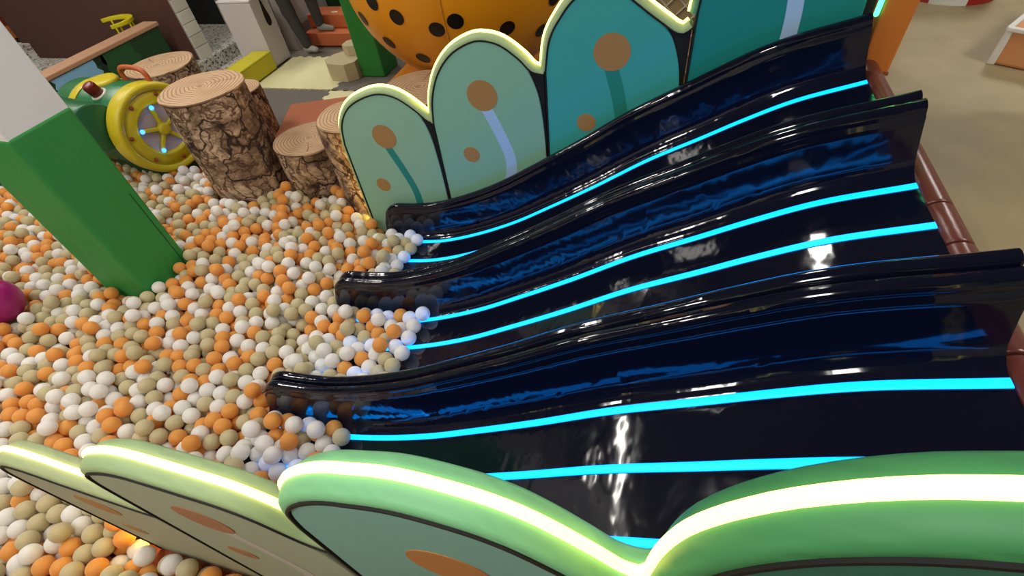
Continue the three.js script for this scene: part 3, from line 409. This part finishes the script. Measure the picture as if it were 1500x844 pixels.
// things on the platform
{
  const d = thing('striped_drum', 'red and white striped round stool on the platform', 'stool', [2.87, 1.1, -0.985]);
  const rm = mat(0x9c2018, 0.5), wm = mat(0xd8dcd8, 0.5); for (let k = 0; k < 8; k++) part('stripe', new THREE.CylinderGeometry(0.19, 0.19, 0.3, 8, 1, false, k * Math.PI / 4 + 0.1, Math.PI / 4).translate(0, 0.15, 0), k % 2 ? wm : rm, d); part('seat', new THREE.CylinderGeometry(0.185, 0.192, 0.03, 32).translate(0, 0.315, 0), rm, d);
  const p = thing('peach_block', 'peach foam block with white edges on the platform', 'foam block', [3.085, 1.1, -0.24], 0.95);
  part('block', boxAt(-0.25, 0.25, 0.0, 0.13, -0.2, 0.2, 0.015), mat(0xc98a58, 0.6), p); for (const sx of [-1, 1]) { part('edge_trim', boxAt(sx * 0.25 - 0.01, sx * 0.25 + 0.01, 0.118, 0.134, -0.205, 0.205, 0.005), mat(0xd8d8d2, 0.5), p); for (const sz of [-1, 1]) part('edge_trim', boxAt(sx * 0.245 - 0.012, sx * 0.245 + 0.012, 0.0, 0.12, sz * 0.195 - 0.012, sz * 0.195 + 0.012, 0.005), mat(0xd8d8d2, 0.5), p); } for (const sz of [-1, 1]) part('edge_trim', boxAt(-0.25, 0.25, 0.118, 0.134, sz * 0.2 - 0.01, sz * 0.2 + 0.01, 0.005), mat(0xd8d8d2, 0.5), p);
}

// ---------------------------------------------------------------- person by the steps (mostly above the frame)
{
  const t = thing('person', 'person in dark grey trousers stepping onto the orange steps in socks', 'person', [-2.5, 0, -3.05]);
  const mc = (bones, size, res, cx, cy, cz, k = 0.03) => { const m = new MarchingCubes(res, new THREE.MeshBasicMaterial(), false, false, 400000); m.isolation = 0; const f = m.field; const half = size / 2;
    for (let z = 0; z < res; z++) for (let y = 0; y < res; y++) for (let x = 0; x < res; x++) { const px = (x - res / 2) / (res / 2) * half + cx, py = (y - res / 2) / (res / 2) * half + cy, pz = (z - res / 2) / (res / 2) * half + cz; let d = 1; for (const [a, b, ra, rb] of bones) { const bx = b[0] - a[0], by = b[1] - a[1], bz = b[2] - a[2], l = bx * bx + by * by + bz * bz; const h = clamp(((px - a[0]) * bx + (py - a[1]) * by + (pz - a[2]) * bz) / l); const e = Math.hypot(px - a[0] - bx * h, py - a[1] - by * h, pz - a[2] - bz * h) - lerp(ra, rb, h); const q = Math.max(k - Math.abs(d - e), 0) / k; d = Math.min(d, e) - q * q * k * 0.25; } f[z * res * res + y * res + x] = -d; }
    m.update(); const n = m.count, g = new THREE.BufferGeometry(); const pa = new Float32Array(m.positionArray.slice(0, n * 3)), na = new Float32Array(m.normalArray.slice(0, n * 3)); for (let i = 0; i < n; i++) { pa[i * 3] = pa[i * 3] * half + cx; pa[i * 3 + 1] = pa[i * 3 + 1] * half + cy; pa[i * 3 + 2] = pa[i * 3 + 2] * half + cz; } g.setAttribute('position', new THREE.BufferAttribute(pa, 3)); g.setAttribute('normal', new THREE.BufferAttribute(na, 3)); return g; };
  const hipL = [-0.1, 0.84, 0.08], hipR = [-0.06, 0.84, -0.1];
  const legs = [[hipL, [-0.08, 0.44, 0.05], 0.095, 0.07], [[-0.08, 0.44, 0.05], [0.0, 0.08, 0.04], 0.07, 0.055], [hipR, [0.1, 0.55, -0.17], 0.095, 0.07], [[0.1, 0.55, -0.17], [0.09, 0.23, -0.2], 0.07, 0.052], [hipL, hipR, 0.1, 0.1]];
  const skin = mat(0xc09070, 0.6);
  const body = part('body', mergeGeometries([mc([[[-0.08, 0.86, 0], [-0.06, 1.2, 0], 0.11, 0.12], [[-0.06, 1.2, 0], [-0.05, 1.34, 0], 0.12, 0.06], [[-0.05, 1.34, 0], [-0.03, 1.44, 0], 0.05, 0.05], [[-0.06, 1.3, 0.15], [-0.1, 1.05, 0.2], 0.05, 0.042], [[-0.1, 1.05, 0.2], [0.06, 0.88, 0.19], 0.04, 0.03], [[-0.06, 1.3, -0.15], [-0.02, 1.06, -0.22], 0.05, 0.042], [[-0.02, 1.06, -0.22], [0.16, 0.95, -0.2], 0.04, 0.03], [[-0.06, 1.3, 0.15], [-0.06, 1.3, -0.15], 0.055, 0.055], [[0.06, 0.88, 0.19], [0.1, 0.83, 0.18], 0.032, 0.03], [[0.1, 0.83, 0.18], [0.13, 0.77, 0.18], 0.018, 0.009], [[0.16, 0.95, -0.2], [0.21, 0.92, -0.2], 0.03, 0.028], [[0.21, 0.92, -0.2], [0.28, 0.89, -0.2], 0.018, 0.009]], 1.0, 76, 0, 1.14, 0), mc([[[-0.01, 1.5, 0], [0.0, 1.58, 0], 0.07, 0.085], [[0.05, 1.5, 0], [0.08, 1.53, 0], 0.03, 0.012]], 0.4, 40, 0, 1.54, 0, 0.04)]), skin, t);
  part('trousers', mc(legs, 1.1, 84, 0, 0.5, 0), mat(0x3a3736, 0.85), t).userData.label = 'dark grey trousers';
  part('top', mc([[[-0.08, 0.86, 0], [-0.06, 1.2, 0], 0.13, 0.135], [[-0.06, 1.2, 0], [-0.055, 1.3, 0], 0.13, 0.08], [[-0.06, 1.3, 0.15], [-0.09, 1.1, 0.19], 0.062, 0.055], [[-0.06, 1.3, -0.15], [-0.03, 1.1, -0.21], 0.062, 0.055], [[-0.06, 1.3, 0.15], [-0.06, 1.3, -0.15], 0.066, 0.066]], 0.8, 60, 0, 1.08, 0), mat(0x4c5560, 0.85), t);
  part('hair', mc([[[-0.04, 1.58, 0], [-0.01, 1.62, 0], 0.09, 0.078], [[-0.06, 1.56, 0], [-0.06, 1.48, 0], 0.07, 0.05]], 0.4, 36, 0, 1.56, 0, 0.04), mat(0x1a1412, 0.6), t);
  for (const z of [0.032, -0.032]) part('eye', new THREE.SphereGeometry(0.011, 12, 8).translate(0.076, 1.565, z), mat(0x1c1410, 0.3), t);
  part('sock', mc([[[-0.01, 0.1, 0.04], [-0.01, 0.045, 0.04], 0.045, 0.042], [[-0.01, 0.04, 0.04], [0.1, 0.032, 0.05], 0.04, 0.032]], 0.4, 44, 0.03, 0.08, 0.04), mat(0xaaa6a0, 0.9), t).userData.label = 'pale sock';
  part('sock', mc([[[0.09, 0.26, -0.2], [0.09, 0.2, -0.2], 0.046, 0.042], [[0.09, 0.19, -0.2], [0.24, 0.178, -0.2], 0.04, 0.028]], 0.5, 44, 0.14, 0.22, -0.2), mat(0x7d7a72, 0.9), t).userData.label = 'grey sock';
}

// ---------------------------------------------------------------- the balls
const BR = 0.0375;
{
  const balls = [];   // {x,y,z}
  const R5 = mulberry(4242);
  const boxes = [[-1.605, -1.235, 0.49, 0.84]], cyl = LOGS.map(([x, z, R]) => [x, z, R]);
  const lanePile = [0.2, 0.53, 0.47];
  const farZ = -0.44;
  const blocked = (x, z) => { for (const [a, b, c, d] of boxes) if (x > a - BR && x < b + BR && z > c - BR && z < d + BR) return true; for (const [cx, cz, R] of cyl) if (Math.hypot(x - cx, z - cz) < R + BR) return true; if (x > -0.17 - BR && z < 0.0 + BR) return true; if (x > -0.17 - BR && z > 1.9 - BR && z < 2.0 + BR) return true; return false; };
  const dx = BR * 2.03, dz = dx * 0.866, dy = BR * 1.62;
  const want = Math.round((0.75 + 3.62) * (3.3 - farZ) / (Math.PI * BR * BR) * 0.82 * 2.05);
  for (let q = 0; q < want; q++) { const X = -3.62 + R5() * 4.37, Z = farZ + BR + R5() * (3.3 - farZ), h = R5(); if (blocked(X, Z) || (X > -BR && Z > 0 && Z < 1.93)) continue; balls.push({ x: X, y: BR + h * 0.2, z: Z }); }
  for (let k = 0; k < 3; k++) for (let l = 0; l < 2; l++) { let row = 0; const z0 = 0.65 * k + 0.325;
    for (let x = 0.0; x < lanePile[k] - l * 0.06; x += dz, row++) for (let u = -0.205 + (row % 2) * dx / 2 + l * 0.02; u < 0.21; u += dx) { const X = x + (R5() - 0.5) * 0.02 + (k === 2 ? -0.05 * (u < 0 ? 1 : -0.6) : 0), Z = z0 + u + (R5() - 0.5) * 0.015; if (l === 1 && R5() < 0.35 + 0.5 * x / lanePile[k]) continue; if (l === 0 && R5() < 0.05) continue; balls.push({ x: Math.max(X, 0), y: slideY(X) + BR + l * dy, z: Z, lane: k }); } }
  const N = balls.length, cell = 2 * BR; const key = (i, j, k) => (i + 512) * 1048576 + (j + 512) * 1024 + (k + 512);
  const magenta = [-2.0, 0.22, 1.15, 0.135];
  for (let it = 0; it < 170; it++) {
    for (const b of balls) b.y -= it < 110 ? 0.002 : 0.0008;
    const grid = new Map(); for (let i = 0; i < N; i++) { const b = balls[i], q = key(Math.floor(b.x / cell), Math.floor(b.y / cell), Math.floor(b.z / cell)); let a = grid.get(q); if (!a) grid.set(q, a = []); a.push(i); }
    for (let i = 0; i < N; i++) { const b = balls[i], ci = Math.floor(b.x / cell), cj = Math.floor(b.y / cell), ck = Math.floor(b.z / cell);
      for (let di = -1; di < 2; di++) for (let dj = -1; dj < 2; dj++) for (let dk = -1; dk < 2; dk++) { const a = grid.get(key(ci + di, cj + dj, ck + dk)); if (a) for (const j of a) if (j > i) { const c = balls[j]; let ex = c.x - b.x, ey = c.y - b.y, ez = c.z - b.z; const d2 = ex * ex + ey * ey + ez * ez; if (d2 < 4 * BR * BR && d2 > 1e-10) { const d = Math.sqrt(d2), p = (2 * BR - d) * 0.5 / d; ex *= p; ey *= p; ez *= p; b.x -= ex; b.y -= ey; b.z -= ez; c.x += ex; c.y += ey; c.z += ez; } } } }
    for (const b of balls) {
      if (b.y < BR) b.y = BR;
      if (b.x < -3.655 + BR) b.x = -3.655 + BR; if (b.z < farZ + BR && b.x < -0.2) b.z = farZ + BR;
      for (const [x0, x1, z0, z1] of boxes) { const X = clamp(b.x, x0, x1), Z = clamp(b.z, z0, z1), ex = b.x - X, ez = b.z - Z, d = Math.hypot(ex, ez); if (d < BR) { if (d > 1e-6) { b.x = X + ex / d * BR; b.z = Z + ez / d * BR; } else b.z = z1 + BR; } }
      for (const [cx, cz, R] of cyl) { const ex = b.x - cx, ez = b.z - cz, d = Math.hypot(ex, ez), q = R * 1.04 + BR; if (d < q) { b.x = cx + ex / d * q; b.z = cz + ez / d * q; } }
      { const [mx, my, mz, mr] = magenta, ex = b.x - mx, ey = b.y - my, ez = b.z - mz, d = Math.hypot(ex, ey, ez), q = mr + BR; if (d < q) { b.x = mx + ex / d * q; b.y = Math.max(BR, my + ey / d * q); b.z = mz + ez / d * q; } }
      if (b.x > -0.18 - BR) { // fences
        if (b.z < 0.0 + BR && b.z > -0.2) { if (b.x < -0.18 + 0.02) b.x = -0.18 - BR; else b.z = 0.0 + BR; }
        if (b.z > 1.9 - BR && b.z < 2.0 + BR) { if (b.x < -0.18 + 0.02) b.x = -0.18 - BR; else if (b.z < 1.95) b.z = 1.9 - BR; else b.z = 2.0 + BR; } }
      if (b.z > 0 && b.z < 1.93) {
        if (b.lane !== undefined || b.x > -BR) { const k = Math.min(2, Math.floor(b.z / 0.65));
          if (b.lane === undefined && b.x > -BR && b.y < slideY(0) + BR * 0.6) b.x = -BR;
          else if (b.x > 0) { const f = slideY(b.x) + BR; if (b.y < f) b.y = f; const z0 = 0.65 * k + 0.325, hw = 0.225 - BR + 0.02; if (b.y < slideY(b.x) + 0.2 && b.x > 0.0) { if (b.z < z0 - hw) b.z = z0 - hw; if (b.z > z0 + hw) b.z = z0 + hw; } if (b.lane !== undefined && b.x < 0.015) b.x = 0.015; } } }
    }
  }
  // which balls show largest: a coarse depth picture of the pit
  const W = 750, H = 422, zb = new Float32Array(W * H).fill(1e9), ib = new Int32Array(W * H).fill(-1), inv = camera.matrixWorldInverse.copy(camera.matrixWorld).invert(), v = new THREE.Vector3(), F = 357.74;
  const count = new Int32Array(N);
  balls.forEach((b, i) => { v.set(b.x, b.y, b.z).applyMatrix4(inv); const d = -v.z; if (d < 0.3) return; const sx = W / 2 + F * v.x / d, sy = H / 2 - F * v.y / d, r = F * BR / d * 1.1; for (let y = Math.max(0, Math.ceil(sy - r)); y <= Math.min(H - 1, sy + r); y++) for (let x = Math.max(0, Math.ceil(sx - r)); x <= Math.min(W - 1, sx + r); x++) { const q = ((x - sx) ** 2 + (y - sy) ** 2) / (r * r); if (q > 1) continue; const z = d - BR * Math.sqrt(1 - q); if (z < zb[y * W + x]) { zb[y * W + x] = z; ib[y * W + x] = i; } } });
  for (let i = 0; i < W * H; i++) if (ib[i] >= 0) count[ib[i]]++;
  const geo = new THREE.SphereGeometry(BR, 22, 15);
  const ballMat = (c) => mat(c, 0.9, { transmission: 0.3, thickness: 0, clearcoat: 0.35, clearcoatRoughness: 0.35 });
  const kinds = [['white_ball', 'white plastic ball', ballMat(0xf4f2ed)], ['beige_ball', 'beige plastic ball', ballMat(0xd2c59a)], ['orange_ball', 'orange plastic ball', ballMat(0xf0a648)]];
  const R6 = mulberry(99); balls.forEach((b) => { b.kind = Math.floor(R6() * 3) % 3; if (b.lane !== undefined && R6() < 0.6 && [-0.194, -0.021, 0.156].some((u) => Math.abs(b.z - 0.65 * b.lane - 0.325 - u) < 0.028)) b.kind = 0; });
  const order = balls.map((_, i) => i).filter((i) => count[i] > 3).sort((a, b) => count[b] - count[a]);
  const used = [0, 0, 0], single = new Set(); for (const i of order) { const k = balls[i].kind; if (used[k] < 300) { used[k]++; single.add(i); } }
  for (const i of single) { const b = balls[i], [n, l, m] = kinds[b.kind]; const place = b.lane !== undefined ? [' at the foot of the lane beside the teal panels', ' at the foot of the middle slide lane', ' at the foot of the lane beside the lit fence'][b.lane] : b.z > 2 ? ' in the pit outside the near petal fence' : b.x < -1.66 ? ' between the green pillar and the low wall' : Math.hypot(b.x + 1.42, b.z - 0.66) < 0.45 ? ' close around the green pillar' : b.z < 0.12 ? ' around the feet of the log stools' : b.z > 1.5 && b.x > -1.0 ? ' beside the open end of the near fence' : b.x > -0.35 ? ' in front of the ends of the slides' : ' in the open middle of the ball pit'; const o = part(n, geo, m); o.position.set(b.x, b.y, b.z); o.rotation.set(i, i * 2, 0); tag(o, l + place, 'ball', n.replace('_', ' ') + 's' + place); }
  const rest = balls.filter((_, i) => !single.has(i)); const im = new THREE.InstancedMesh(geo, ballMat(0xffffff), rest.length); im.name = 'ball_pile'; const M = new THREE.Matrix4(); rest.forEach((b, i) => { im.setMatrixAt(i, M.makeTranslation(b.x, b.y, b.z)); im.setColorAt(i, kinds[b.kind][2].color); }); im.userData = { label: 'the many other small white, beige and orange balls of the pit', category: 'balls', kind: 'stuff' }; im.castShadow = im.receiveShadow = true; scene.add(im);
  console.log('balls', N, 'single', single.size, 'visible', order.length);
}
scene.traverse((o) => { if (o.isMesh) { o.castShadow = true; o.receiveShadow = true; } if (o.isPointLight) o.castShadow = true; });
renderer.render(scene, camera);
